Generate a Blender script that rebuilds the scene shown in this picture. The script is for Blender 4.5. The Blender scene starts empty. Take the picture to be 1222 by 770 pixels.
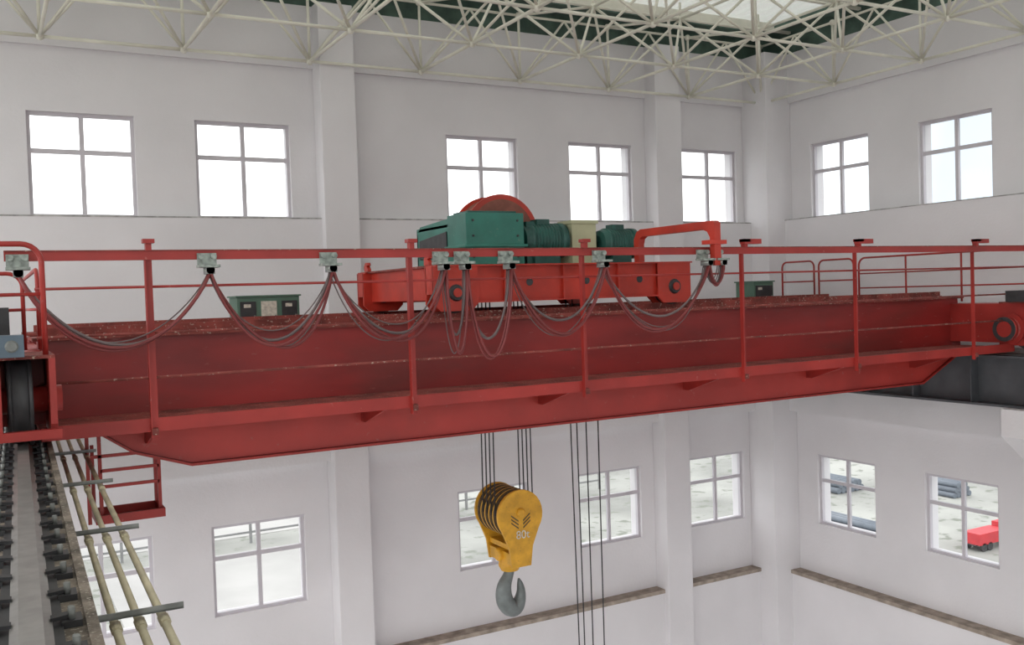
import bpy, bmesh, math, random
from mathutils import Vector, Matrix
random.seed(4)
E = 10.0            # eye height above hall floor; all z below are relative to eye level
S = bpy.context.scene

# ------------------------------------------------------------------ materials
def mat(name, col, rough=0.6, metal=0.0, var=0.12, scale=3.0, col2=None, bump=0.0, bscale=40.0, speck=None, speck_amt=0.62, stretch=(1,1,1), transl=0.0, stain=None, stain_scale=0.7, stain_pos=0.5, stain_max=0.7):
    m = bpy.data.materials.new(name); m.use_nodes = True
    nt = m.node_tree; N = nt.nodes; L = nt.links
    b = N["Principled BSDF"]
    b.inputs["Roughness"].default_value = rough
    b.inputs["Metallic"].default_value = metal
    tc = N.new("ShaderNodeNewGeometry")
    mp = N.new("ShaderNodeMapping"); mp.inputs["Scale"].default_value = stretch
    L.new(tc.outputs["Position"], mp.inputs["Vector"])
    no = N.new("ShaderNodeTexNoise"); no.inputs["Scale"].default_value = scale; no.inputs["Detail"].default_value = 6
    L.new(mp.outputs[0], no.inputs["Vector"])
    cr = N.new("ShaderNodeValToRGB")
    c1 = tuple(max(0, c*(1-var)) for c in col); c2 = col2 if col2 else tuple(min(1, c*(1+var)) for c in col)
    cr.color_ramp.elements[0].position = 0.35; cr.color_ramp.elements[1].position = 0.68
    cr.color_ramp.elements[0].color = (*c1, 1); cr.color_ramp.elements[1].color = (*c2, 1)
    L.new(no.outputs["Fac"], cr.inputs["Fac"])
    out = cr.outputs["Color"]
    def overlay(out, colr, sc, p0, p1, mxv):
        n2 = N.new("ShaderNodeTexNoise"); n2.inputs["Scale"].default_value = sc; n2.inputs["Detail"].default_value = 8
        L.new(mp.outputs[0], n2.inputs["Vector"])
        r2 = N.new("ShaderNodeMapRange"); r2.inputs[1].default_value = p0; r2.inputs[2].default_value = p1; r2.inputs[4].default_value = mxv
        L.new(n2.outputs["Fac"], r2.inputs[0])
        mx = N.new("ShaderNodeMixRGB"); mx.inputs[2].default_value = (*colr, 1)
        L.new(r2.outputs[0], mx.inputs[0]); L.new(out, mx.inputs[1]); return mx.outputs[0]
    if stain: out = overlay(out, stain, stain_scale, stain_pos, stain_pos+0.16, stain_max)
    if speck: out = overlay(out, speck, scale*9, speck_amt, speck_amt+0.08, 1.0)
    L.new(out, b.inputs["Base Color"])
    if bump:
        n3 = N.new("ShaderNodeTexNoise"); n3.inputs["Scale"].default_value = bscale; n3.inputs["Detail"].default_value = 4
        L.new(tc.outputs["Position"], n3.inputs["Vector"])
        bp = N.new("ShaderNodeBump"); bp.inputs["Strength"].default_value = bump; bp.inputs["Distance"].default_value = 0.02
        L.new(n3.outputs["Fac"], bp.inputs["Height"]); L.new(bp.outputs[0], b.inputs["Normal"])
    if transl:
        tr_ = N.new("ShaderNodeBsdfTranslucent"); tr_.inputs[0].default_value=(0.9,0.93,0.88,1)
        ms = N.new("ShaderNodeMixShader"); ms.inputs[0].default_value = transl
        o = N["Material Output"]; L.new(b.outputs[0], ms.inputs[1]); L.new(tr_.outputs[0], ms.inputs[2]); L.new(ms.outputs[0], o.inputs[0])
    return m

M = {}
M['wall'] = mat('plaster_white', (0.77,0.75,0.77), 0.9, var=0.04, scale=0.8, bump=0.15, bscale=25)
M['dust'] = mat('ledge_dust', (0.36,0.30,0.25), 0.95, var=0.3, scale=6)
M['sill'] = mat('sill_grime', (0.42,0.41,0.40), 0.95, var=0.4, scale=9)
M['floor'] = mat('floor_concrete', (0.62,0.61,0.60), 0.7, var=0.1, scale=1.2)
M['roof'] = mat('roof_sheet', (0.78,0.79,0.75), 0.6, var=0.05, scale=1, transl=0.20)
M['rgreen'] = mat('roof_green', (0.09,0.15,0.12), 0.7, var=0.3, scale=4)
M['truss'] = mat('truss_cream', (0.78,0.76,0.66), 0.5, var=0.06, scale=5)
M['frame'] = mat('window_aluminium', (0.60,0.57,0.61), 0.5, var=0.05)
M['red'] = mat('crane_red', (0.36,0.030,0.024), 0.42, var=0.18, scale=2.2, speck=(0.42,0.14,0.12), speck_amt=0.68)
M['redlow_lit'] = mat('crane_red_lower_lit', (0.46,0.045,0.036), 0.42, var=0.16, scale=1.5, speck=(0.40,0.12,0.10), speck_amt=0.67, stain=(0.30,0.04,0.03), stain_scale=1.0, stain_pos=0.55, stain_max=0.6)  # lighter red: light reaching the fascia from below is painted into the colour
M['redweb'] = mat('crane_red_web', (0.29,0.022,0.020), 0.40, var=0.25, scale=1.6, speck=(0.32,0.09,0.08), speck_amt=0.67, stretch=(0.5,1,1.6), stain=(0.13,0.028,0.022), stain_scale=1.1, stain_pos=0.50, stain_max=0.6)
M['redtop'] = mat('crane_red_dusty', (0.24,0.05,0.04), 0.8, var=0.4, scale=5, speck=(0.44,0.32,0.26), speck_amt=0.61)
M['redbright'] = mat('trolley_red', (0.47,0.036,0.020), 0.4, var=0.2, scale=3, speck=(0.3,0.08,0.06), speck_amt=0.66)
M['green'] = mat('machine_green', (0.025,0.17,0.13), 0.4, var=0.2, scale=3, speck=(0.10,0.20,0.16), speck_amt=0.66)
M['dgreen'] = mat('motor_green', (0.015,0.085,0.07), 0.4, var=0.3, scale=5)
M['beige'] = mat('brake_beige', (0.46,0.47,0.30), 0.5, var=0.1)
M['brown'] = mat('drum_brown', (0.24,0.075,0.05), 0.6, var=0.2, scale=8)
M['dark'] = mat('dark_steel', (0.035,0.035,0.038), 0.5, var=0.3, scale=8)
M['gbeam'] = mat('runway_grey', (0.085,0.09,0.10), 0.5, var=0.2, scale=3)
M['steel'] = mat('rail_steel', (0.30,0.29,0.28), 0.35, metal=0.5, var=0.12, scale=14)
M['conc'] = mat('stained_concrete', (0.20,0.165,0.135), 0.9, var=0.5, scale=7, bump=0.4, speck=(0.40,0.36,0.31), speck_amt=0.58)
M['galv'] = mat('galvanised', (0.22,0.23,0.22), 0.5, metal=0.2, var=0.25, scale=10)
M['carrier'] = mat('carrier_zinc', (0.32,0.36,0.33), 0.5, metal=0.2, var=0.35, scale=25)
M['cond'] = mat('conductor_cream', (0.56,0.50,0.35), 0.5, var=0.2, scale=5)
M['yellow'] = mat('hook_yellow', (0.66,0.34,0.022), 0.45, var=0.15, scale=8, speck=(0.25,0.14,0.04), speck_amt=0.64)
M['groove'] = mat('sheave_groove', (0.10,0.06,0.025), 0.6, var=0.3, scale=20)
M['chev'] = mat('faded_black_paint', (0.10,0.07,0.03), 0.6, var=0.4, scale=30)
M['hook'] = mat('hook_grey', (0.18,0.20,0.20), 0.45, metal=0.3, var=0.2, scale=9)
M['rope'] = mat('wire_rope', (0.03,0.03,0.032), 0.6, var=0.3, scale=30)
M['cabler'] = mat('cable_red', (0.20,0.035,0.035), 0.5, var=0.2)
M['cableg'] = mat('cable_grey', (0.16,0.12,0.12), 0.5, var=0.2)
M['bluegrey'] = mat('switch_bluegrey', (0.10,0.14,0.18), 0.5)
M['white'] = mat('marking_white', (0.62,0.58,0.50), 0.6, var=0.2, scale=30)
M['cabgreen'] = mat('cabinet_green', (0.10,0.19,0.14), 0.5)
M['ground'] = mat('yard_ground', (0.30,0.30,0.28), 0.95, var=0.3, scale=0.15, speck=(0.18,0.19,0.16), speck_amt=0.57)
M['pave'] = mat('yard_paving', (0.38,0.37,0.36), 0.9, var=0.1, scale=0.3)
M['pipegrey'] = mat('pipe_grey', (0.13,0.15,0.18), 0.5)
M['truckred'] = mat('truck_red', (0.5,0.03,0.04), 0.5)
M['blue'] = mat('truck_blue', (0.08,0.16,0.35), 0.4)
M['fence'] = mat('yard_fence_grey', (0.20,0.20,0.20), 0.7)

def glass():
    m = bpy.data.materials.new('window_glass'); m.use_nodes = True
    nt = m.node_tree; N = nt.nodes; L = nt.links; N.clear()
    o = N.new("ShaderNodeOutputMaterial"); t = N.new("ShaderNodeBsdfTransparent"); g = N.new("ShaderNodeBsdfGlossy")
    t.inputs[0].default_value = (0.95,0.97,0.97,1); g.inputs["Roughness"].default_value = 0.1
    mx = N.new("ShaderNodeMixShader"); mx.inputs[0].default_value = 0.04
    L.new(t.outputs[0], mx.inputs[1]); L.new(g.outputs[0], mx.inputs[2]); L.new(mx.outputs[0], o.inputs[0])
    return m
M['glass'] = glass()

# ------------------------------------------------------------------ mesh builder
class B:
    def __init__(s): s.bm = bmesh.new(); s.mats = []
    def mi(s, k):
        if k not in s.mats: s.mats.append(k)
        return s.mats.index(k)
    def face(s, pts, k, smooth=False):
        f = s.bm.faces.new([s.bm.verts.new(Vector(p)) for p in pts]); f.material_index = s.mi(k); f.smooth = smooth; return f
    def hull(s, vs, faces, k, smooth=False):
        V = [s.bm.verts.new(Vector(p)) for p in vs]; i = s.mi(k)
        for f in faces:
            g = s.bm.faces.new([V[j] for j in f]); g.material_index = i; g.smooth = smooth
    def box(s, x0,x1,y0,y1,z0,z1,k):
        vs = [(x,y,z) for z in (z0,z1) for y in (y0,y1) for x in (x0,x1)]
        s.hull(vs, [(0,2,3,1),(4,5,7,6),(0,1,5,4),(2,6,7,3),(0,4,6,2),(1,3,7,5)], k)
    def bar(s, a, b, w, h, k):
        a=Vector(a); b=Vector(b); d=(b-a).normalized(); up=Vector((0,0,1))
        if abs(d.z)>0.95: up=Vector((0,1,0))
        r=d.cross(up).normalized()*w/2; u=r.cross(d).normalized()*h/2
        vs=[a-r-u,a+r-u,a+r+u,a-r+u,b-r-u,b+r-u,b+r+u,b-r+u]
        s.hull(vs, [(0,1,2,3),(7,6,5,4),(0,4,5,1),(1,5,6,2),(2,6,7,3),(3,7,4,0)], k)
    def lathe(s, a, b, prof, k, n=20, smooth=True, caps=True):
        a=Vector(a); b=Vector(b); d=(b-a); dn=d.normalized(); up=Vector((0,0,1))
        if abs(dn.z)>0.95: up=Vector((0,1,0))
        r=dn.cross(up).normalized(); u=r.cross(dn).normalized()
        rings=[]
        for p in prof:
            c=a+d*p[0]
            rings.append([s.bm.verts.new(c+(r*math.cos(2*math.pi*i/n)+u*math.sin(2*math.pi*i/n))*p[1]) for i in range(n)])
        for j in range(len(rings)-1):
            kk = prof[j+1][2] if len(prof[j+1])>2 else k
            mi=s.mi(kk)
            for i in range(n):
                f=s.bm.faces.new([rings[j][i],rings[j][(i+1)%n],rings[j+1][(i+1)%n],rings[j+1][i]]); f.material_index=mi; f.smooth=smooth and (abs(prof[j][1]-prof[j+1][1])<1e-6)
        if caps:
            f=s.bm.faces.new(rings[0][::-1]); f.material_index=s.mi(k)
            f=s.bm.faces.new(rings[-1]); f.material_index=s.mi(k)
    def cyl(s, a, b, r, k, n=12, r2=None): s.lathe(a,b,[(0,r),(1,r if r2 is None else r2)],k,n)
    def tube(s, pts, r, k, n=8):
        P=[Vector(p) for p in pts]
        R=r if isinstance(r,(list,tuple)) else [r]*len(P)
        rings=[]; prev=None
        for i,p in enumerate(P):
            t=(P[min(i+1,len(P)-1)]-P[max(i-1,0)]).normalized()
            if prev is None:
                up=Vector((0,1,0)) if abs(t.y)<0.9 else Vector((0,0,1))
            else: up=prev
            side=t.cross(up).normalized(); up=side.cross(t).normalized(); prev=up
            rings.append([s.bm.verts.new(p+(side*math.cos(2*math.pi*j/n)+up*math.sin(2*math.pi*j/n))*R[i]) for j in range(n)])
        mi=s.mi(k)
        for i in range(len(rings)-1):
            for j in range(n):
                f=s.bm.faces.new([rings[i][j],rings[i][(j+1)%n],rings[i+1][(j+1)%n],rings[i+1][j]]); f.material_index=mi; f.smooth=True
        for rg in (rings[0][::-1],rings[-1]):
            f=s.bm.faces.new(rg); f.material_index=mi
    def prism(s, poly, ax, c0, c1, k):
        def mk(p,c):
            return (p[0],c,p[1]) if ax=='y' else ((c,p[0],p[1]) if ax=='x' else (p[0],p[1],c))
        n=len(poly); vs=[mk(p,c0) for p in poly]+[mk(p,c1) for p in poly]
        s.hull(vs,[tuple(range(n)),tuple(range(2*n-1,n-1,-1))]+[(i,i+n,(i+1)%n+n,(i+1)%n) for i in range(n)],k)
    def ball(s, c, r, k, n=8):
        m=bmesh.ops.create_uvsphere(s.bm,u_segments=n,v_segments=max(4,n//2+1),radius=r,matrix=Matrix.Translation(Vector(c)))
        mi=s.mi(k)
        for v in m['verts']:
            for f in v.link_faces: f.material_index=mi; f.smooth=True
    def done(s, name, parent=None, bevel=0.0):
        bmesh.ops.recalc_face_normals(s.bm, faces=s.bm.faces)
        me=bpy.data.meshes.new(name)
        for v in s.bm.verts: v.co.z+=E
        s.bm.to_mesh(me); s.bm.free()
        o=bpy.data.objects.new(name,me); S.collection.objects.link(o)
        for k in s.mats: me.materials.append(M[k])
        if bevel:
            b=o.modifiers.new('bevel','BEVEL'); b.width=bevel; b.segments=2; b.limit_method='ANGLE'
        if parent: o.parent=parent
        return o
def empty(name):
    o=bpy.data.objects.new(name,None); S.collection.objects.link(o); return o

# ------------------------------------------------------------------ room
DW=12.7; XW=12.37
UZ=(1.11,2.38); LZ=(-4.12,-2.92)
winX=[(0.51,1.72),(2.45,3.69),(6.02,7.23),(8.16,9.39),(10.44,11.65)]
winX_left=[(-3.5,-2.3)]
winY=[(0.942*XW-1.20,0.942*XW),(0.770*XW-1.20,0.770*XW),(5.2,6.4),(3.0,4.2),(-0.8,0.4),(-3.0,-1.8)]
def wall_grid(name, axis, c_in, c_out, a0, a1, z0, z1, holes):
    b=B()
    A=sorted(set([a0,a1]+[h[0] for h in holes]+[h[1] for h in holes]))
    Z=sorted(set([z0,z1]+[h[2] for h in holes]+[h[3] for h in holes]))
    def solid(i,j):
        if i<0 or j<0 or i>=len(A)-1 or j>=len(Z)-1: return False
        ca=(A[i]+A[i+1])/2; cz=(Z[j]+Z[j+1])/2
        return not any(h[0]<ca<h[1] and h[2]<cz<h[3] for h in holes)
    def P(a,c,z): return (a,c,z) if axis=='x' else (c,a,z)
    for i in range(len(A)-1):
        for j in range(len(Z)-1):
            if not solid(i,j): continue
            x0,x1,q0,q1=A[i],A[i+1],Z[j],Z[j+1]
            for c in (c_in,c_out): b.face([P(x0,c,q0),P(x1,c,q0),P(x1,c,q1),P(x0,c,q1)],'wall')
            if not solid(i-1,j): b.face([P(x0,c_in,q0),P(x0,c_out,q0),P(x0,c_out,q1),P(x0,c_in,q1)],'wall')
            if not solid(i+1,j): b.face([P(x1,c_in,q0),P(x1,c_out,q0),P(x1,c_out,q1),P(x1,c_in,q1)],'wall')
            if not solid(i,j-1): b.face([P(x0,c_in,q0),P(x1,c_in,q0),P(x1,c_out,q0),P(x0,c_out,q0)],'wall')
            if not solid(i,j+1): b.face([P(x0,c_in,q1),P(x1,c_in,q1),P(x1,c_out,q1),P(x0,c_out,q1)],'wall')
    bmesh.ops.remove_doubles(b.bm, verts=b.bm.verts, dist=1e-5)
    return b.done(name)
hb=[]
for (a,c) in winX+winX_left: hb+= [(a,c,*UZ),(a,c,*LZ)]
hr=[]
for (a,c) in winY: hr+= [(a,c,*UZ),(a,c,*LZ)]
wall_grid('wall_back','x',DW,DW+0.3,-5,XW+0.3,-10,4.0,hb)
wall_grid('wall_right','y',XW,XW+0.3,-8,DW,-10,4.0,hr)
hf=[]
for k in range(5): hf+=[(-4+3.3*k,-1.6+3.3*k,0.9,3.2),(-4+3.3*k,-1.6+3.3*k,-4.6,-2.0),(-4+3.3*k,-1.6+3.3*k,-9.2,-6.0)]
wall_grid('wall_front','x',-8.3,-8.0,-5,XW+0.3,-10,4.45,hf)

wn=0
def window(axis,a0,a1,z0,z1,c):
    global wn; wn+=1
    b=B(); t=0.042; d0,d1=c,c+0.06
    def bx(p0,p1,q0,q1,k='frame',e0=None,e1=None):
        e0=d0 if e0 is None else e0; e1=d1 if e1 is None else e1
        if axis=='x': b.box(p0,p1,e0,e1,q0,q1,k)
        else: b.box(e0,e1,p0,p1,q0,q1,k)
    bx(a0,a0+t,z0,z1); bx(a1-t,a1,z0,z1); bx(a0+t,a1-t,z0,z0+t); bx(a0+t,a1-t,z1-t,z1)
    m=(a0+a1)/2; zt=z1-0.37*(z1-z0)
    bx(m-0.026,m+0.026,z0+t,z1-t,'frame',d0+0.005,d1-0.005)
    bx(a0+t,a1-t,zt-0.028,zt+0.028,'frame',d0+0.008,d1-0.008)
    e=d0+0.03
    if axis=='x': b.face([(a0+t,e,z0+t),(a1-t,e,z0+t),(a1-t,e,z1-t),(a0+t,e,z1-t)],'glass')
    else: b.face([(e,a0+t,z0+t),(e,a1-t,z0+t),(e,a1-t,z1-t),(e,a0+t,z1-t)],'glass')
    b.done('window_%d'%wn)
for (a,c) in winX+winX_left:
    window('x',a,c,*UZ,DW+0.05); window('x',a,c,*LZ,DW+0.05)
for (a,c) in winY:
    window('y',a,c,*UZ,XW+0.05); window('y',a,c,*LZ,XW+0.05)

PX=[(4.04,4.53),(9.66,10.18)]; CX=11.80
def seg(parts, b, z0,z1,y, k='wall'):
    for (x0,x1) in parts: b.box(x0,x1,y,DW,z0,z1,k)
spans=[(-5,PX[0][0]),(PX[0][1],PX[1][0]),(PX[1][1],CX)]
b=B(); seg(spans,b,-2.2,1.10,12.52); seg(spans,b,3.16,4.0,12.65); b.done('trim_1')
b=B(); b.box(XW-.18,XW,-8,12.1,-2.2,1.12,'wall'); b.box(XW-.05,XW,-8,12.1,3.16,4.0,'wall'); b.done('trim_2')
b=B(); seg(spans,b,-10,-5.05,12.50); seg(spans,b,-5.05,-4.99,12.47,'dust')
b.box(XW-.2,XW,-8,12.1,-10,-5.05,'wall'); b.box(XW-.23,XW,-8,12.1,-5.05,-4.99,'dust'); b.done('trim_3')
b=B()
for (x0,x1) in spans: b.box(x0,x1,12.515,12.69,1.10,1.118,'sill')
b.box(XW-.185,XW-.01,-8,12.1,1.12,1.135,'sill'); b.done('trim_4')
for i,(x0,x1) in enumerate(PX):
    b=B(); b.box(x0,x1,12.38,DW,-10,4.0,'wall'); b.done('wall_pilaster' if i==0 else 'wall_pilaster.001',bevel=0.01)
b=B(); b.box(CX,XW,12.1,DW,-10,4.0,'wall'); b.done('corner_column',bevel=0.01)
b=B(); b.box(-5,XW+.3,-8.3,DW+.3,-10.2,-10,'floor'); b.done('floor')

# roof
b=B()
x=-5.0; prof=[]
while x<12.8:
    prof+=[(x,4.45),(x+0.14,4.45),(x+0.17,4.49),(x+0.25,4.49)]; x+=0.28
for i in range(len(prof)-1):
    b.face([(prof[i][0],-8.3,prof[i][1]),(prof[i+1][0],-8.3,prof[i+1][1]),(prof[i+1][0],13,prof[i+1][1]),(prof[i][0],13,prof[i][1])],'roof')
for i in range(13):
    y=-6+1.5*i; b.box(-5,12.3,y-0.03,y+0.03,4.32,4.45,'truss')
b.done('ceiling')
b=B(); b.box(-5,XW+.3,DW-0.02,DW+0.25,4.0,4.45,'rgreen'); b.box(-5,XW-0.3,DW-0.45,DW-0.05,4.36,4.43,'rgreen')
b.box(XW-0.02,XW+0.25,-8,DW,4.0,4.45,'rgreen'); b.box(XW-0.45,XW-0.05,-8,DW-0.1,4.36,4.43,'rgreen'); b.done('trim_5')

# space frame
b=B(); s=1.61
lx=[0.68+s*i for i in range(-3,8)]; ly=[12.35-s*j for j in range(0,9)]
zl,zu=3.18,4.15
L_=lambda i,j:(lx[i],ly[j],zl)
U_=lambda i,j:(lx[i]+s/2,ly[j]-s/2,zu)
for i in range(len(lx)):
    for j in range(len(ly)):
        b.ball(L_(i,j),0.05,'truss')
        if i+1<len(lx): b.cyl(L_(i,j),L_(i+1,j),0.022,'truss',8)
        if j+1<len(ly): b.cyl(L_(i,j),L_(i,j+1),0.022,'truss',8)
        if i+1<len(lx) and j+1<len(ly):
            b.ball(U_(i,j),0.05,'truss')
            for (a,c) in ((i,j),(i+1,j),(i,j+1),(i+1,j+1)): b.cyl(L_(a,c),U_(i,j),0.02,'truss',8)
            if i+2<len(lx): b.cyl(U_(i,j),U_(i+1,j),0.022,'truss',8)
            if j+2<len(ly): b.cyl(U_(i,j),U_(i,j+1),0.022,'truss',8)
            b.cyl(U_(i,j),(U_(i,j)[0],U_(i,j)[1],4.4),0.02,'truss',8)
for i in range(len(lx)):
    top_=(lx[i],12.35,zu); b.ball(top_,0.05,'truss'); b.cyl(L_(i,0),top_,0.02,'truss',8)
    if i+1<len(lx):
        mid=(lx[i]+s/2,12.35,zu)
        b.cyl(top_,(lx[i+1],12.35,zu),0.02,'truss',8); b.cyl(L_(i,0),mid,0.018,'truss',8); b.cyl(L_(i+1,0),mid,0.018,'truss',8)
        b.cyl(top_,U_(i,0),0.02,'truss',8)
for j in range(len(ly)):
    e=len(lx)-1; top_=(lx[e],ly[j],zu); b.ball(top_,0.05,'truss'); b.cyl(L_(e,j),top_,0.02,'truss',8)
    if j+1<len(ly):
        mid=(lx[e],ly[j]-s/2,zu); b.cyl(top_,(lx[e],ly[j+1],zu),0.02,'truss',8); b.cyl(L_(e,j),mid,0.018,'truss',8); b.cyl(L_(e,j+1),mid,0.018,'truss',8)
b.done('roof_space_frame')

# ------------------------------------------------------------------ left runway
lr=empty('crane_runway')
def place_left(o): o.parent=lr
b=B()
b.box(-0.6,0.34,-2,12.35,-1.9,-1.0,'conc'); b.box(0.08,0.26,-2,12.35,-1.0,-0.99,'dark')
b.box(0.325,0.36,-2,12.35,-1.06,-0.985,'conc')
place_left(b.done('runway_beam'))
b=B()
prof=[(-0.06,-0.99),(0.06,-0.99),(0.06,-0.978),(0.012,-0.965),(0.012,-0.935),(0.032,-0.928),(0.032,-0.90),(-0.032,-0.90),(-0.032,-0.928),(-0.012,-0.935),(-0.012,-0.965),(-0.06,-0.978)]
b.prism([(p[0]+0.17,p[1]) for p in prof],'y',-2,12.3,'steel')
place_left(b.done('rail'))
b=B(); y=-1.5
while y<12.2:
    for sx in (-1,1):
        cx=0.17+sx*0.115
        b.box(cx-0.03,cx+0.03,y-0.045,y+0.045,-1.0,-0.978,'dark')
        b.cyl((cx,y-0.02,-0.978),(cx,y-0.02,-0.94),0.011,'galv',6); b.cyl((cx,y+0.025,-0.978),(cx,y+0.025,-0.95),0.010,'galv',6)
        b.bar((cx,y,-0.968),(cx-sx*0.06,y,-0.974),0.04,0.012,'dark')
    y+=0.3
place_left(b.done('rail_clips'))
b=B()
CP=(0.45,0.535,0.62)
for i,xx in enumerate(CP):
    b.cyl((xx,-2,-1.2),(xx,12.3,-1.2),0.016,'cond',10)
    b.box(xx-0.005,xx+0.005,-2,12.3,-1.235,-1.21,'dark')
y=-0.7
while y<12:
    b.box(0.30,0.69,y-0.02,y+0.02,-1.16,-1.152,'galv'); b.box(0.30,0.69,y-0.02,y-0.012,-1.16,-1.135,'galv')
    for xx in CP: b.lathe((xx,y-0.05,-1.197),(xx,y+0.05,-1.197),[(0,0.017),(0.15,0.022),(0.85,0.022),(1,0.017)],'cond',10)
    y+=1.5
place_left(b.done('conductor_bars'))
lr.matrix_world=Matrix.Translation((0,6.9,0))@Matrix.Rotation(-math.atan(0.025),4,'Z')@Matrix.Translation((0,-6.9,0))

# right runway
rr=empty('crane_runway.001')
b=B(); b.box(11.3,11.7,-6,12.08,-1.02,-0.99,'gbeam'); b.box(11.3,11.7,-6,12.08,-1.65,-1.62,'gbeam'); b.box(11.49,11.51,-6,12.08,-1.62,-1.02,'gbeam')
y=-5.5
while y<12: b.box(11.34,11.49,y-0.008,y+0.008,-1.62,-1.02,'gbeam'); y+=0.9
b.done('runway_girder',rr)
b=B(); b.prism([(p[0]+11.5,p[1]) for p in prof],'y',-6,12.05,'steel'); b.done('rail',rr)
for i,y in enumerate((6.9,1.2,-4.5)):
    b=B(); b.prism([(11.15,-1.65),(XW-.18,-1.65),(XW-.18,-2.35),(11.6,-2.35),(11.15,-2.0)],'y',y,y+0.55,'wall'); b.done('wall_corbel' if i==0 else 'wall_corbel.%03d'%i)

# ------------------------------------------------------------------ bridge crane
cr=empty('overhead_bridge_crane')
gp=[(0.35,-0.25),(11.45,-0.25),(11.5,-0.92),(11.42,-0.98),(10.68,-1.33),(1.45,-1.33),(1.0,-1.18),(0.75,-1.0),(0.35,-0.92)]
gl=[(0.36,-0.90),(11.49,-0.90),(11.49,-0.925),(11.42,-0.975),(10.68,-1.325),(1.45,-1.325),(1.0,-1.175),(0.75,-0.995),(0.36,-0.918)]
def girder(y0,y1,name):
    b=B(); b.prism(gp,'y',y0,y1,'redweb'); b.prism(gl,'y',y0-0.008,y0,'redlow_lit')  # thin plate on the lower web carries the painted-in light from below
    b.box(0.3,11.5,y0-0.06,y1+0.06,-0.25,-0.225,'redtop')
    bot=[(0.75,-1.0),(1.0,-1.18),(1.45,-1.33),(10.68,-1.33),(11.42,-0.98)]
    for i in range(len(bot)-1):
        p,q=bot[i],bot[i+1]
        b.prism([(p[0],p[1]),(q[0],q[1]),(q[0],q[1]-0.022),(p[0],p[1]-0.022)],'y',y0-0.04,y1+0.04,'red')
    ym=(y0+y1)/2
    b.box(0.4,11.4,ym-0.05,ym+0.05,-0.225,-0.21,'redtop'); b.box(0.4,11.4,ym-0.022,ym+0.022,-0.21,-0.155,'redtop')
    X=0.8
    while X<11.2:
        for sy in (-1,1): b.box(X-0.03,X+0.03,ym+sy*0.075-0.02,ym+sy*0.075+0.02,-0.225,-0.195,'redtop')
        X+=0.6
    b.done(name,cr)
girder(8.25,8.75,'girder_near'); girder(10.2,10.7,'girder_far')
b=B()
b.box(0.3,11.35,7.42,8.25,-0.885,-0.87,'redtop')
b.box(0.3,11.35,7.385,7.42,-0.93,-0.83,'red'); b.box(0.3,11.35,7.42,7.50,-0.93,-0.915,'red')
for X in (1.1,2.97,4.85,6.72,8.6,10.45):
    b.prism([(7.62,-0.885),(8.25,-0.885),(8.25,-1.12),(8.15,-1.12),(7.62,-0.95)],'x',X-0.01,X+0.01,'red')
    b.box(X-0.04,X+0.04,7.42,8.25,-0.90,-0.885,'red')
b.done('walkway_near',cr)
b=B(); b.box(0.3,11.35,10.7,11.5,-0.885,-0.87,'redtop'); b.box(0.3,11.35,11.5,11.53,-0.93,-0.80,'red')
for X in (1.1,2.97,4.85,6.72,8.6,10.45): b.prism([(11.5,-0.885),(10.7,-0.885),(10.7,-1.2),(10.8,-1.2),(11.5,-0.97)],'x',X-0.01,X+0.01,'red')
b.done('walkway_far',cr)
b=B()
posts=[1.05,3.12,4.85,6.81,8.48,10.53]
for X in posts:
    b.box(X-0.028,X+0.028,7.375,7.385,-0.98,0.40,'red'); b.box(X-0.028,X-0.018,7.34,7.375,-0.98,0.40,'red')
    b.box(X-0.02,X+0.02,7.30,7.36,0.40,0.46,'red'); b.box(X-0.04,X+0.04,7.28,7.36,0.455,0.485,'red')
    b.box(X-0.025,X+0.02,7.33,7.38,-0.95,-0.9,'redtop')
for X in posts[3:]: b.box(X-0.04,X+0.19,7.28,7.35,0.435,0.485,'red')
b.box(0.12,11.9,7.335,7.385,0.335,0.40,'red'); b.box(0.12,11.9,7.325,7.395,0.40,0.408,'redtop')
for z in (0.14,-0.20,-0.53): b.cyl((0.3,7.40,z),(11.6,7.40,z),0.010,'red' if z>0 else 'redtop',8)
b.done('handrail_near',cr)
def arc_hoop(x0,x1,zb,zt,y,r=0.1,ax='x'):
    pts=[(x0,zb),(x0,zt-r)]
    for k in range(0,7): a=math.pi-k*math.pi/12; pts.append((x0+r+r*math.cos(a),zt-r+r*math.sin(a)))
    for k in range(0,7): a=math.pi/2-k*math.pi/12; pts.append((x1-r+r*math.cos(a),zt-r+r*math.sin(a)))
    pts.append((x1,zb))
    out=[pts[0]]
    for p in pts[1:]:
        if (Vector(p)-Vector(out[-1])).length>1e-4: out.append(p)
    return [(p[0],y,p[1]) if ax=='x' else (y,p[0],p[1]) for p in out]
b=B()
b.tube(arc_hoop(-0.7,0.33,-0.3,0.43,6.95,0.12),0.018,'red')
b.cyl((-0.7,6.95,0.1),(0.33,6.95,0.1),0.012,'red',8)
b.tube(arc_hoop(-0.25,0.24,-0.3,0.27,7.9,0.1),0.015,'red'); b.cyl((-0.25,7.9,0.0),(0.24,7.9,0.0),0.012,'red',8)
b.tube(arc_hoop(7.9,11.4,-0.3,0.30,0.34,0.12,'y'),0.015,'red')
b.cyl((0.34,7.9,0.0),(0.34,11.4,0.0),0.012,'red',8)
b.done('handrail_left_end',cr)
b=B()
for (y0,y1) in ((11.05,11.75),(10.25,10.95)): b.tube(arc_hoop(y0,y1,-0.3,0.38,11.75,0.1,'y'),0.015,'red'); b.cyl((11.75,y0,0.05),(11.75,y1,0.05),0.012,'red',8)
b.tube(arc_hoop(6.4,10.15,-0.3,0.38,11.75,0.12,'y'),0.015,'red')
for z in (0.14,-0.08): b.cyl((11.75,6.4,z),(11.75,10.15,z),0.011,'red',8)
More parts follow.
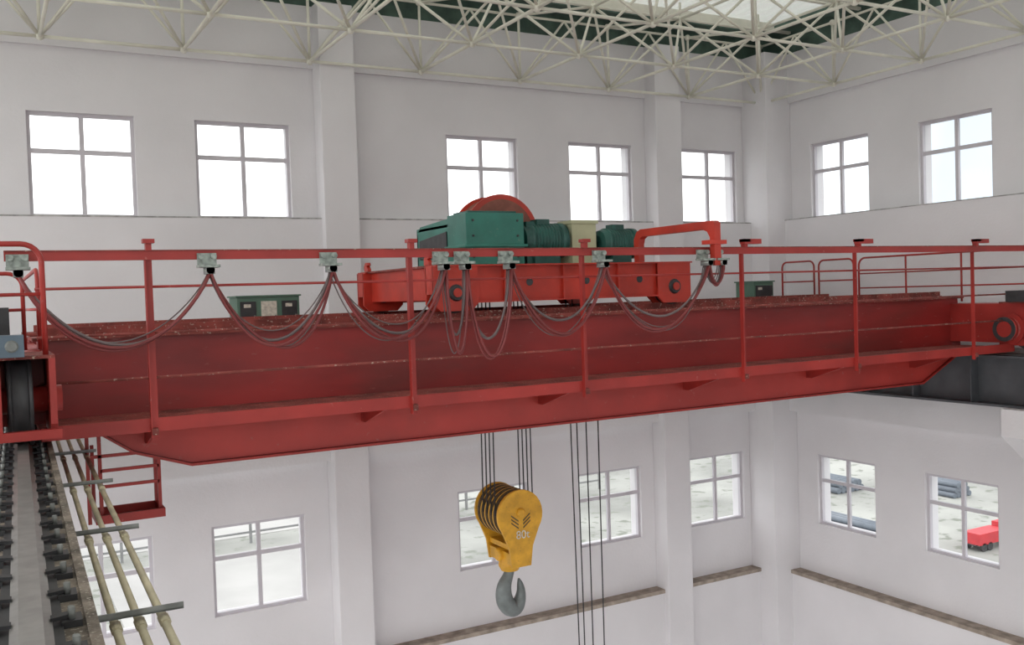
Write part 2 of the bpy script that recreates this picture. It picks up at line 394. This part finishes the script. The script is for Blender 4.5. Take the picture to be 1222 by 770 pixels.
for y in (7.4,8.4,9.3): b.cyl((11.75,y,-0.3),(11.75,y,0.38),0.014,'red',8)
b.done('handrail_right_end',cr)
def truck(xc,y0=6.95,y1=11.7,w=0.21):
    b=B()
    b.box(xc-w,xc+w,y0+0.6,y1-0.6,-0.82,-0.32,'red')
    for (a,c) in ((y0-0.1,y0+0.6),(y1-0.6,y1+0.1)):
        for sx in (-1,1):
            xs=xc+sx*(w-0.02)
            b.prism([(a,-0.32),(c,-0.32),(c,-0.85),(a+0.08,-0.85),(a,-0.75)],'x',xs-0.02,xs+0.02,'red')
        b.box(xc-w,xc+w,a,c,-0.32,-0.30,'redtop')
        m=(a+c)/2; r=0.29
        b.lathe((xc-0.075,m,-0.90+r),(xc+0.075,m,-0.90+r),[(0,0.1),(0,r+0.02),(0.15,r+0.02),(0.2,r),(0.8,r),(0.85,r+0.02),(1,r+0.02),(1,0.1)],'dark',32)
        b.cyl((xc-w-0.05,m,-0.90+r),(xc+w+0.05,m,-0.90+r),0.09,'red',16)
    b.box(xc-w-0.02,xc+w+0.02,y0-0.16,y0-0.1,-0.84,-0.78,'red')
    return b
b=truck(0.17); b.box(0.06,0.2,6.75,6.95,-0.30,-0.16,'bluegrey'); b.lathe((0.13,6.74,-0.23),(0.13,6.75,-0.23),[(0,0.03),(1,0.04)],'galv',12)
b.prism([(-0.04,-0.36),(0.06,-0.36),(0.06,-0.80),(-0.04,-0.80)],'y',6.80,6.84,'red')
b.box(-0.12,0.14,7.6,7.95,-0.30,0.02,'dark')
b.lathe((0.0,7.35,-0.2),(-0.35,7.35,-0.2),[(0,0.1),(0.1,0.12),(0.9,0.12),(1,0.08)],'dgreen',16)
b.done('end_truck_left',cr)
b=truck(11.5); b.lathe((11.28,7.38,-0.64),(11.14,7.38,-0.64),[(0,0.19),(0.3,0.20),(0.3,0.15),(0.8,0.15),(0.8,0.07),(1,0.06)],'red',24)
b.lathe((11.19,7.38,-0.64),(11.13,7.38,-0.64),[(0,0.155),(1,0.155),(1,0.10,'dark')],'red',24)
b.box(11.2,11.7,7.0,7.4,-0.30,-0.16,'dark'); b.done('end_truck_right',cr)
b=B()
for X in (0.66,0.75,1.20): b.box(X-0.014,X+0.014,8.3,8.33,-1.75,-0.95,'red')
b.box(0.66,1.2,8.3,8.325,-1.22,-1.195,'red'); b.box(0.75,1.2,8.3,8.325,-1.34,-1.315,'red'); b.box(0.75,1.2,8.3,8.325,-1.47,-1.445,'red')
b.box(0.70,1.23,8.25,8.28,-1.75,-1.68,'red'); b.box(0.70,1.23,8.6,8.63,-1.75,-1.68,'red'); b.box(0.70,0.73,8.28,8.6,-1.75,-1.68,'red'); b.box(1.20,1.23,8.28,8.6,-1.75,-1.68,'red')
b.box(0.73,1.20,8.28,8.6,-1.75,-1.74,'redtop')
for X in (0.72,1.215): b.box(X-0.014,X+0.014,8.6,8.63,-1.7,-1.15,'red')
b.done('collector_platform',cr)
for nm,(x0,x1,z1) in (('electrical_cabinet',(2.50,3.22,0.06)),('electrical_cabinet_small',(10.35,10.75,0.06))):
    b=B(); b.box(x0,x1,10.95,11.35,-0.87,z1,'cabgreen'); b.box(x0-0.02,x1+0.02,10.93,11.37,z1,z1+0.02,'cabgreen')
    n=3 if x1-x0>0.5 else 1; w=(x1-x0)/n
    for i in range(n):
        b.box(x0+i*w+0.03,x0+(i+1)*w-0.03,10.935,10.95,-0.8,z1-0.05,'dark' if i!=1 else 'white'); b.box(x0+(i+1)*w-0.06,x0+(i+1)*w-0.04,10.92,10.935,-0.3,-0.15,'galv')
        b.box(x0+i*w+0.07,x0+i*w+0.15,10.93,10.935,-0.06,-0.02,'white')
    b.done(nm,cr,bevel=0.004)

# ------------------------------------------------------------------ trolley
tr=empty('crane_hoist_trolley')
b=B()
b.box(4.15,6.65,8.44,8.60,-0.06,0.29,'redbright'); b.box(4.1,6.7,8.38,8.64,-0.075,-0.06,'redbright'); b.box(3.82,7.0,8.38,8.64,0.29,0.305,'redbright')
b.box(4.15,6.65,10.36,10.52,-0.06,0.29,'redbright'); b.box(3.82,7.0,10.33,10.58,0.29,0.305,'redbright')
for X in (3.98,5.4,6.76): b.box(X-0.08,X+0.08,8.60,10.36,-0.04,0.29,'redbright')
b.box(3.85,7.0,8.6,10.36,0.29,0.31,'redtop')
for y in (8.5,10.45):
    for (x0,x1) in ((3.80,4.28),(6.52,6.98)):
        m=(x0+x1)/2
        for sy in (-1,1):
            yy=y+sy*0.09
            b.prism([(x0,0.29),(x1,0.29),(x1,-0.08),(x1-0.07,-0.15),(x0+0.07,-0.15),(x0,-0.08)],'y',yy-0.015,yy+0.015,'redbright')
        b.box(x0,x0+0.02,y-0.09,y+0.09,0.02,0.29,'redbright'); b.box(x1-0.02,x1,y-0.09,y+0.09,0.02,0.29,'redbright')
        b.lathe((m,y-0.05,0.02),(m,y+0.05,0.02),[(0,0.05),(0,0.19),(0.2,0.19),(0.25,0.175),(0.75,0.175),(0.8,0.19),(1,0.19),(1,0.05)],'dark',24)
        b.lathe((m,y-0.13,0.03),(m,y+0.13,0.03),[(0,0.07),(0.1,0.085),(0.9,0.085),(1,0.07)],'dark',16)
        b.cyl((m,y-0.145,0.03),(m,y-0.13,0.03),0.045,'redbright',12)
for X in (4.6,5.3,6.0):
    b.box(X-0.012,X+0.012,8.40,8.44,-0.06,0.29,'redbright'); b.cyl((X+0.3,8.435,0.12),(X+0.3,8.45,0.12),0.04,'dark',12)
for (X,Y) in ((3.84,10.3),(3.84,8.6)):
    b.prism([(Y-0.06,0.31),(Y+0.06,0.31),(Y+0.06,0.37),(Y+0.02,0.41),(Y-0.04,0.41),(Y-0.06,0.38),(Y-0.02,0.37),(Y-0.06,0.34)],'x',X-0.02,X+0.02,'redbright')
b.done('frame',tr)
b=B()
b.box(4.37,5.06,8.80,9.25,0.31,0.86,'green'); b.box(4.34,5.09,8.77,9.28,0.50,0.53,'green')
b.prism([(9.25,0.31),(10.15,0.31),(10.15,0.70),(10.05,0.80),(9.25,0.84)],'x',4.40,4.44,'green')
b.box(4.40,5.0,9.25,10.15,0.74,0.78,'green'); b.box(4.40,4.98,10.11,10.15,0.31,0.76,'green')
b.prism([(9.32,0.42),(10.05,0.42),(10.05,0.64),(9.32,0.70)],'x',4.385,4.40,'dark')
b.box(4.42,5.0,8.85,9.2,0.86,0.885,'dgreen')
for X in (4.45,4.98):
    for z in (0.4,0.62,0.78): b.cyl((X,8.785,z),(X,8.80,z),0.014,'dark',8)
b.done('gearbox',tr,bevel=0.008)
b=B()
b.lathe((5.02,9.20,0.65),(5.02,9.55,0.65),[(0,0.12),(0,0.40),(0,0.455,'redbright'),(0.12,0.455,'redbright'),(0.12,0.42),(0.88,0.42),(0.88,0.455,'redbright'),(1,0.455,'redbright'),(1,0.12)],'brown',56)
r=0.22; pr=[(0,r)]
for i in range(20): pr+=[((i+.1)/20,r),((i+.5)/20,r-0.015)]
pr+=[(1,r)]
b.lathe((5.02,9.55,0.61),(5.02,10.30,0.61),pr,'brown',36)
b.box(4.95,5.2,10.3,10.36,0.31,0.65,'green')
b.done('rope_drum',tr)
b=B()
def motor(x0,x1,y,z,r,k):
    pr=[(0,r*0.55),(0.04,r*0.9),(0.16,r),(0.18,r*1.06),(0.22,r*1.06),(0.24,r)]
    for i in range(8): pr+=[(0.26+i*0.07,r),(0.27+i*0.07,r*1.05),(0.30+i*0.07,r*1.05),(0.31+i*0.07,r)]
    pr+=[(0.84,r),(0.84,r*1.07),(0.98,r*1.07),(1,r*0.85)]
    b.lathe((x0,y,z),(x1,y,z),pr,k,28); b.box(x0+0.12,x1-0.12,y-r*0.8,y+r*0.8,0.31,z-r*0.75,k)
    b.box((x0+x1)/2-0.08,(x0+x1)/2+0.08,y-r*0.4,y+r*0.4,z+r*0.9,z+r+0.05,k)
motor(5.10,5.66,9.0,0.58,0.18,'dgreen')
b.box(5.15,5.25,8.9,9.15,0.31,0.78,'dgreen')
b.box(5.70,6.02,8.85,9.10,0.31,0.77,'beige'); b.box(5.68,6.04,8.83,9.12,0.76,0.795,'beige')
b.cyl((5.6,9.0,0.58),(6.1,9.0,0.58),0.05,'dark',12)
motor(6.10,6.60,8.95,0.54,0.165,'dgreen')
motor(5.6,6.3,9.9,0.52,0.18,'green')
b.box(6.4,6.8,9.3,9.9,0.31,0.5,'dgreen')
b.done('hoist_motors',tr)
b=B()
X=6.36
b.prism([(7.22,0.22),(7.29,0.22),(7.29,0.50),(7.33,0.56),(7.40,0.585),(8.40,0.585),(8.45,0.56),(8.47,0.50),(8.47,0.31),(8.55,0.31),(8.55,0.56),(8.50,0.64),(8.43,0.665),(7.25,0.665),(7.22,0.64)],'x',X-0.04,X+0.04,'redbright')
b.box(X-0.12,X+0.1,7.2,7.32,0.43,0.47,'redbright')
b.done('towing_arm',tr)

# ------------------------------------------------------------------ festoon cable
fe=empty('festoon_cable')
cx=[0.2,1.46,2.40,3.38,3.58,4.01,5.00,6.24,6.42]
bz=[-0.29,-0.335,-0.33,-0.47,-0.53,-0.37,-0.38,0.04]
Y0=7.25
b=B()
for X in cx:
    b.box(X-0.07,X+0.07,7.31,7.325,0.28,0.38,'carrier'); b.box(X-0.075,X+0.075,7.2,7.33,0.27,0.29,'carrier')
    for sx in (-0.045,0.045): b.cyl((X+sx,7.28,0.355),(X+sx,7.33,0.355),0.022,'carrier',12)
    b.box(X-0.03,X+0.03,7.19,7.31,0.22,0.27,'galv')
    b.cyl((X,7.19,0.25),(X,7.31,0.25),0.032,'carrier',12)
b.done('carriers',fe)
b=B()
for i in range(len(bz)):
    x0,x1=cx[i],cx[i+1]; w=x1-x0
    for c in range(5):
        sag=(0.235-bz[i])*(1.0 if c<2 else random.choice((0.93,1.03,0.80,0.97)) )+ (0.02*c if c<2 else 0)
        pw=0.62 if w<0.5 else 0.86
        yy=Y0-0.05+c*0.025; sh=random.uniform(-0.04,0.09)*w
        pts=[]; n=26
        for q in range(n+1):
            t=q/n; f=(1-(2*t-1)**2)
            pts.append((x0+w*t+sh*f, yy, 0.235-sag*(f**pw)))
        b.tube(pts,0.0115 if c<3 else 0.005,('cabler','cabler','cableg','cableg','cableg')[c],6)
b.done('cables',fe)

# ------------------------------------------------------------------ hook block
hk=empty('crane_hook_block')
HX=5.09; HZ=-2.46
b=B()
ns=5; y0=9.18; y1=9.66; rr_=0.275
pr=[(0,0.1),(0,rr_)]
for i in range(ns):
    a=i/ns; w=1/ns
    pr+=[(a+0.01,rr_),(a+w*0.12,rr_),(a+w*0.35,rr_-0.055,'groove'),(a+w*0.65,rr_-0.055,'groove'),(a+w*0.88,rr_,'groove')]
pr+=[(1,rr_),(1,0.1)]
b.lathe((HX,y0,HZ),(HX,y1,HZ),pr,'yellow',40)
def cheek(y0,y1,k='yellow'):
    poly=[]
    for q in range(21):
        a=math.radians(-35+250*q/20); poly.append((HX+0.285*math.cos(a),HZ+0.285*math.sin(a)))
    poly+=[(HX-0.15,HZ-0.36),(HX-0.12,HZ-0.58),(HX+0.12,HZ-0.58),(HX+0.15,HZ-0.36)]
    b.prism(poly,'y',y0,y1,k)
cheek(9.13,9.165); cheek(9.675,9.71)
b.lathe((HX,9.09,HZ+0.03),(HX,9.76,HZ+0.03),[(0,0.035),(0.02,0.05),(0.98,0.05),(1,0.035)],'yellow',20)
b.box(HX-0.11,HX+0.11,9.165,9.675,HZ-0.40,HZ-0.34,'yellow')
b.lathe((HX-0.17,9.42,HZ-0.48),(HX+0.17,9.42,HZ-0.48),[(0,0.06),(0.05,0.075),(0.95,0.075),(1,0.06)],'yellow',18)
b.box(HX-0.12,HX+0.12,9.165,9.675,HZ-0.56,HZ-0.43,'yellow')
b.lathe((HX,9.42,HZ-0.56),(HX,9.42,HZ-0.68),[(0,0.12),(0.5,0.13),(1,0.10)],'yellow',20)
b.done('sheave_block',hk,bevel=0.006)
b=B()
for q in range(3):
    z=HZ+0.0-q*0.04
    for sx in (-1,1):
        b.prism([(HX+sx*0.03,z-0.07),(HX+sx*0.12,z),(HX+sx*0.12,z+0.016),(HX+sx*0.03,z-0.052)],'y',9.125,9.13,'chev')
b.done('chevrons',hk)
cu=bpy.data.curves.new('load_marking','FONT'); cu.body='80t'; cu.size=0.13; cu.align_x='CENTER'; cu.extrude=0.001
to=bpy.data.objects.new('load_marking',cu); S.collection.objects.link(to); cu.materials.append(M['white'])
to.location=(HX+0.02,9.125,E+HZ-0.26); to.rotation_euler=(math.pi/2,0,0); to.parent=hk
b=B()
hp=[(0,-2.98),(0,-3.12),(-0.03,-3.21),(-0.075,-3.30),(-0.09,-3.40),(-0.07,-3.50),(-0.01,-3.575),(0.06,-3.58),(0.115,-3.51),(0.135,-3.41),(0.125,-3.32),(0.11,-3.26)]
hr_=[0.05,0.055,0.062,0.08,0.093,0.10,0.10,0.092,0.072,0.052,0.035,0.012]
def cr_(P,k=4):
    out=[]
    for i in range(len(P)-1):
        p0=P[max(i-1,0)];p1=P[i];p2=P[i+1];p3=P[min(i+2,len(P)-1)]
        for q in range(k):
            t=q/k
            out.append(tuple(0.5*((2*p1[d])+(-p0[d]+p2[d])*t+(2*p0[d]-5*p1[d]+4*p2[d]-p3[d])*t*t+(-p0[d]+3*p1[d]-3*p2[d]+p3[d])*t**3) for d in range(len(p1))))
    out.append(P[-1]); return out
h4=cr_([(p[0],p[1],r_) for p,r_ in zip(hp,hr_)])
b.tube([(HX+p[0],9.42,p[1]) for p in h4],[p[2] for p in h4],'hook',16)
b.done('hook',hk)
b=B()
for i in range(4):
    yy=9.18+0.48*(i+0.6)/ns+0.02
    for sx in (-1,1):
        b.cyl((HX+sx*0.25,yy+(0.03 if sx>0 else 0),HZ),(HX+sx*0.23,yy,0.28),0.0085,'rope',6)
b.done('hoist_ropes',hk)
ah=empty('auxiliary_hook_block')
b=B()
for i,(dx,yy) in enumerate(((-0.10,9.55),(-0.04,9.50),(0.05,9.42),(0.12,9.26))):
    b.cyl((6.13+dx,yy,0.28),(6.17+dx*0.6,yy,-7.2),0.0085,'rope',6)
b.lathe((6.17,9.2,-7.3),(6.17,9.62,-7.3),[(0,0.05),(0,0.2),(0.2,0.2),(0.3,0.16),(0.7,0.16),(0.8,0.2),(1,0.2),(1,0.05)],'yellow',24)
b.box(6.07,6.27,9.18,9.64,-7.62,-7.42,'yellow')
b.tube([(6.17+p[0]*0.7,9.42,-7.6+(p[1]+2.98)*0.7) for p in h4],[p[2]*0.7 for p in h4],'hook',12)
b.done('block',ah)

# ------------------------------------------------------------------ exterior
b=B(); b.box(-400,400,-400,400,-12.3,-12.0,'ground'); b.done('yard_ground')
b=B(); b.box(-60,21,49,54,-12.0,-11.97,'pave'); b.box(4,13,30,46,-12.0,-11.96,'pave'); b.box(22,26,54,90,-12,-11.96,'pave'); b.done('yard_road')
b=B()
for x in range(-4,34,3):
    b.box(x,x+0.12,47.5,47.62,-12,-10.6,'fence')
b.box(-4,32,47.53,47.58,-10.75,-10.65,'fence'); b.box(-4,32,47.53,47.58,-11.5,-11.4,'fence'); b.done('yard_fence')
def stack(nm,cx0,cy0,L0,nn,lays,k,rad=0.3):
    b=B()
    for lay in range(lays):
        for i in range(nn-lay):
            b.cyl((cx0+(i+lay/2)*rad*2.07,cy0,-12+rad+lay*rad*1.75),(cx0+(i+lay/2)*rad*2.07,cy0+L0,-12+rad+lay*rad*1.75),rad,k,10)
    b.done(nm)
stack('pipe_stack',42,38,7,6,2,'pipegrey',0.18); stack('pipe_stack.001',46,33.5,3.5,5,3,'pipegrey',0.15); stack('pipe_stack.002',36,30.2,4,4,2,'pipegrey',0.15); stack('pipe_stack.003',52,45,6,8,2,'pipegrey',0.22)
def truck_out(nm,x,y,k,k2,s=1.0):
    b=B()
    def q(x0,x1,y0,y1,z0,z1,kk): b.box(x+x0*s,x+x1*s,y+y0*s,y+y1*s,-12+z0*s,-12+z1*s,kk)
    q(0,5,0,2.2,0.8,2.1,k); q(5.2,7,0.1,2.1,0.7,2.6,k2); q(5.9,7.02,0.2,2.0,1.6,2.3,'dark'); q(0,7,0.5,1.7,0.65,0.8,'dark')
    for xx in (0.8,1.9,6.1):
        for yy in (0,1.9): b.cyl((x+xx*s,y+yy*s,-12+0.5*s),(x+xx*s,y+(yy+0.3)*s,-12+0.5*s),0.48*s,'dark',16)
    b.done(nm)
truck_out('cargo_truck',60,48,'galv','blue'); truck_out('cargo_truck.001',58,40,'pipegrey','blue'); truck_out('cargo_truck.002',37.6,26.2,'truckred','truckred',0.38)

# ------------------------------------------------------------------ world
w=bpy.data.worlds.new('sky'); S.world=w; w.use_nodes=True
nt=w.node_tree; N=nt.nodes; L=nt.links; N.clear()
out=N.new("ShaderNodeOutputWorld"); bg=N.new("ShaderNodeBackground")
tc=N.new("ShaderNodeTexCoord"); sp=N.new("ShaderNodeSeparateXYZ"); L.new(tc.outputs["Generated"],sp.inputs[0])
mr=N.new("ShaderNodeMapRange"); mr.inputs[1].default_value=0.64; mr.inputs[2].default_value=0.80
L.new(sp.outputs[0],mr.inputs[0])
nz=N.new("ShaderNodeTexNoise"); nz.inputs["Scale"].default_value=3; nz.inputs["Detail"].default_value=5; L.new(tc.outputs["Generated"],nz.inputs[0])
ad=N.new("ShaderNodeMath"); ad.operation='MULTIPLY_ADD'; ad.inputs[1].default_value=0.6; L.new(nz.outputs["Fac"],ad.inputs[0])
ml=N.new("ShaderNodeMath"); ml.operation='MULTIPLY'; L.new(mr.outputs[0],ml.inputs[0]); ml.inputs[1].default_value=0.8
sb=N.new("ShaderNodeMath"); sb.operation='SUBTRACT'; L.new(ml.outputs[0],ad.inputs[2]); L.new(ad.outputs[0],sb.inputs[0]); sb.inputs[1].default_value=0.3; sb.use_clamp=True
mx=N.new("ShaderNodeMixRGB"); mx.inputs[1].default_value=(1.0,1.0,1.0,1); mx.inputs[2].default_value=(0.27,0.32,0.37,1)
L.new(sb.outputs[0],mx.inputs[0]); L.new(mx.outputs[0],bg.inputs[0]); bg.inputs[1].default_value=2.5
L.new(bg.outputs[0],out.inputs[0])

# ------------------------------------------------------------------ camera
f=1130.0; th=math.radians(29.0); p=math.radians(1.72); ro=math.radians(1.85)
d=Vector((math.sin(th)*math.cos(p),math.cos(th)*math.cos(p),-math.sin(p)))
r0=Vector((math.cos(th),-math.sin(th),0)); u0=r0.cross(d)
r=r0*math.cos(ro)-u0*math.sin(ro); u=u0*math.cos(ro)+r0*math.sin(ro)
cam=bpy.data.cameras.new('camera'); co=bpy.data.objects.new('camera',cam); S.collection.objects.link(co)
m=Matrix((r,u,-d)).transposed().to_4x4(); m.translation=Vector((0,0,E)); co.matrix_world=m
cam.sensor_width=36; cam.lens=36*f/1222; cam.clip_end=2000; cam.clip_start=0.05
S.camera=co
S.view_settings.view_transform='Standard'; S.view_settings.look='None'; S.view_settings.exposure=0.0
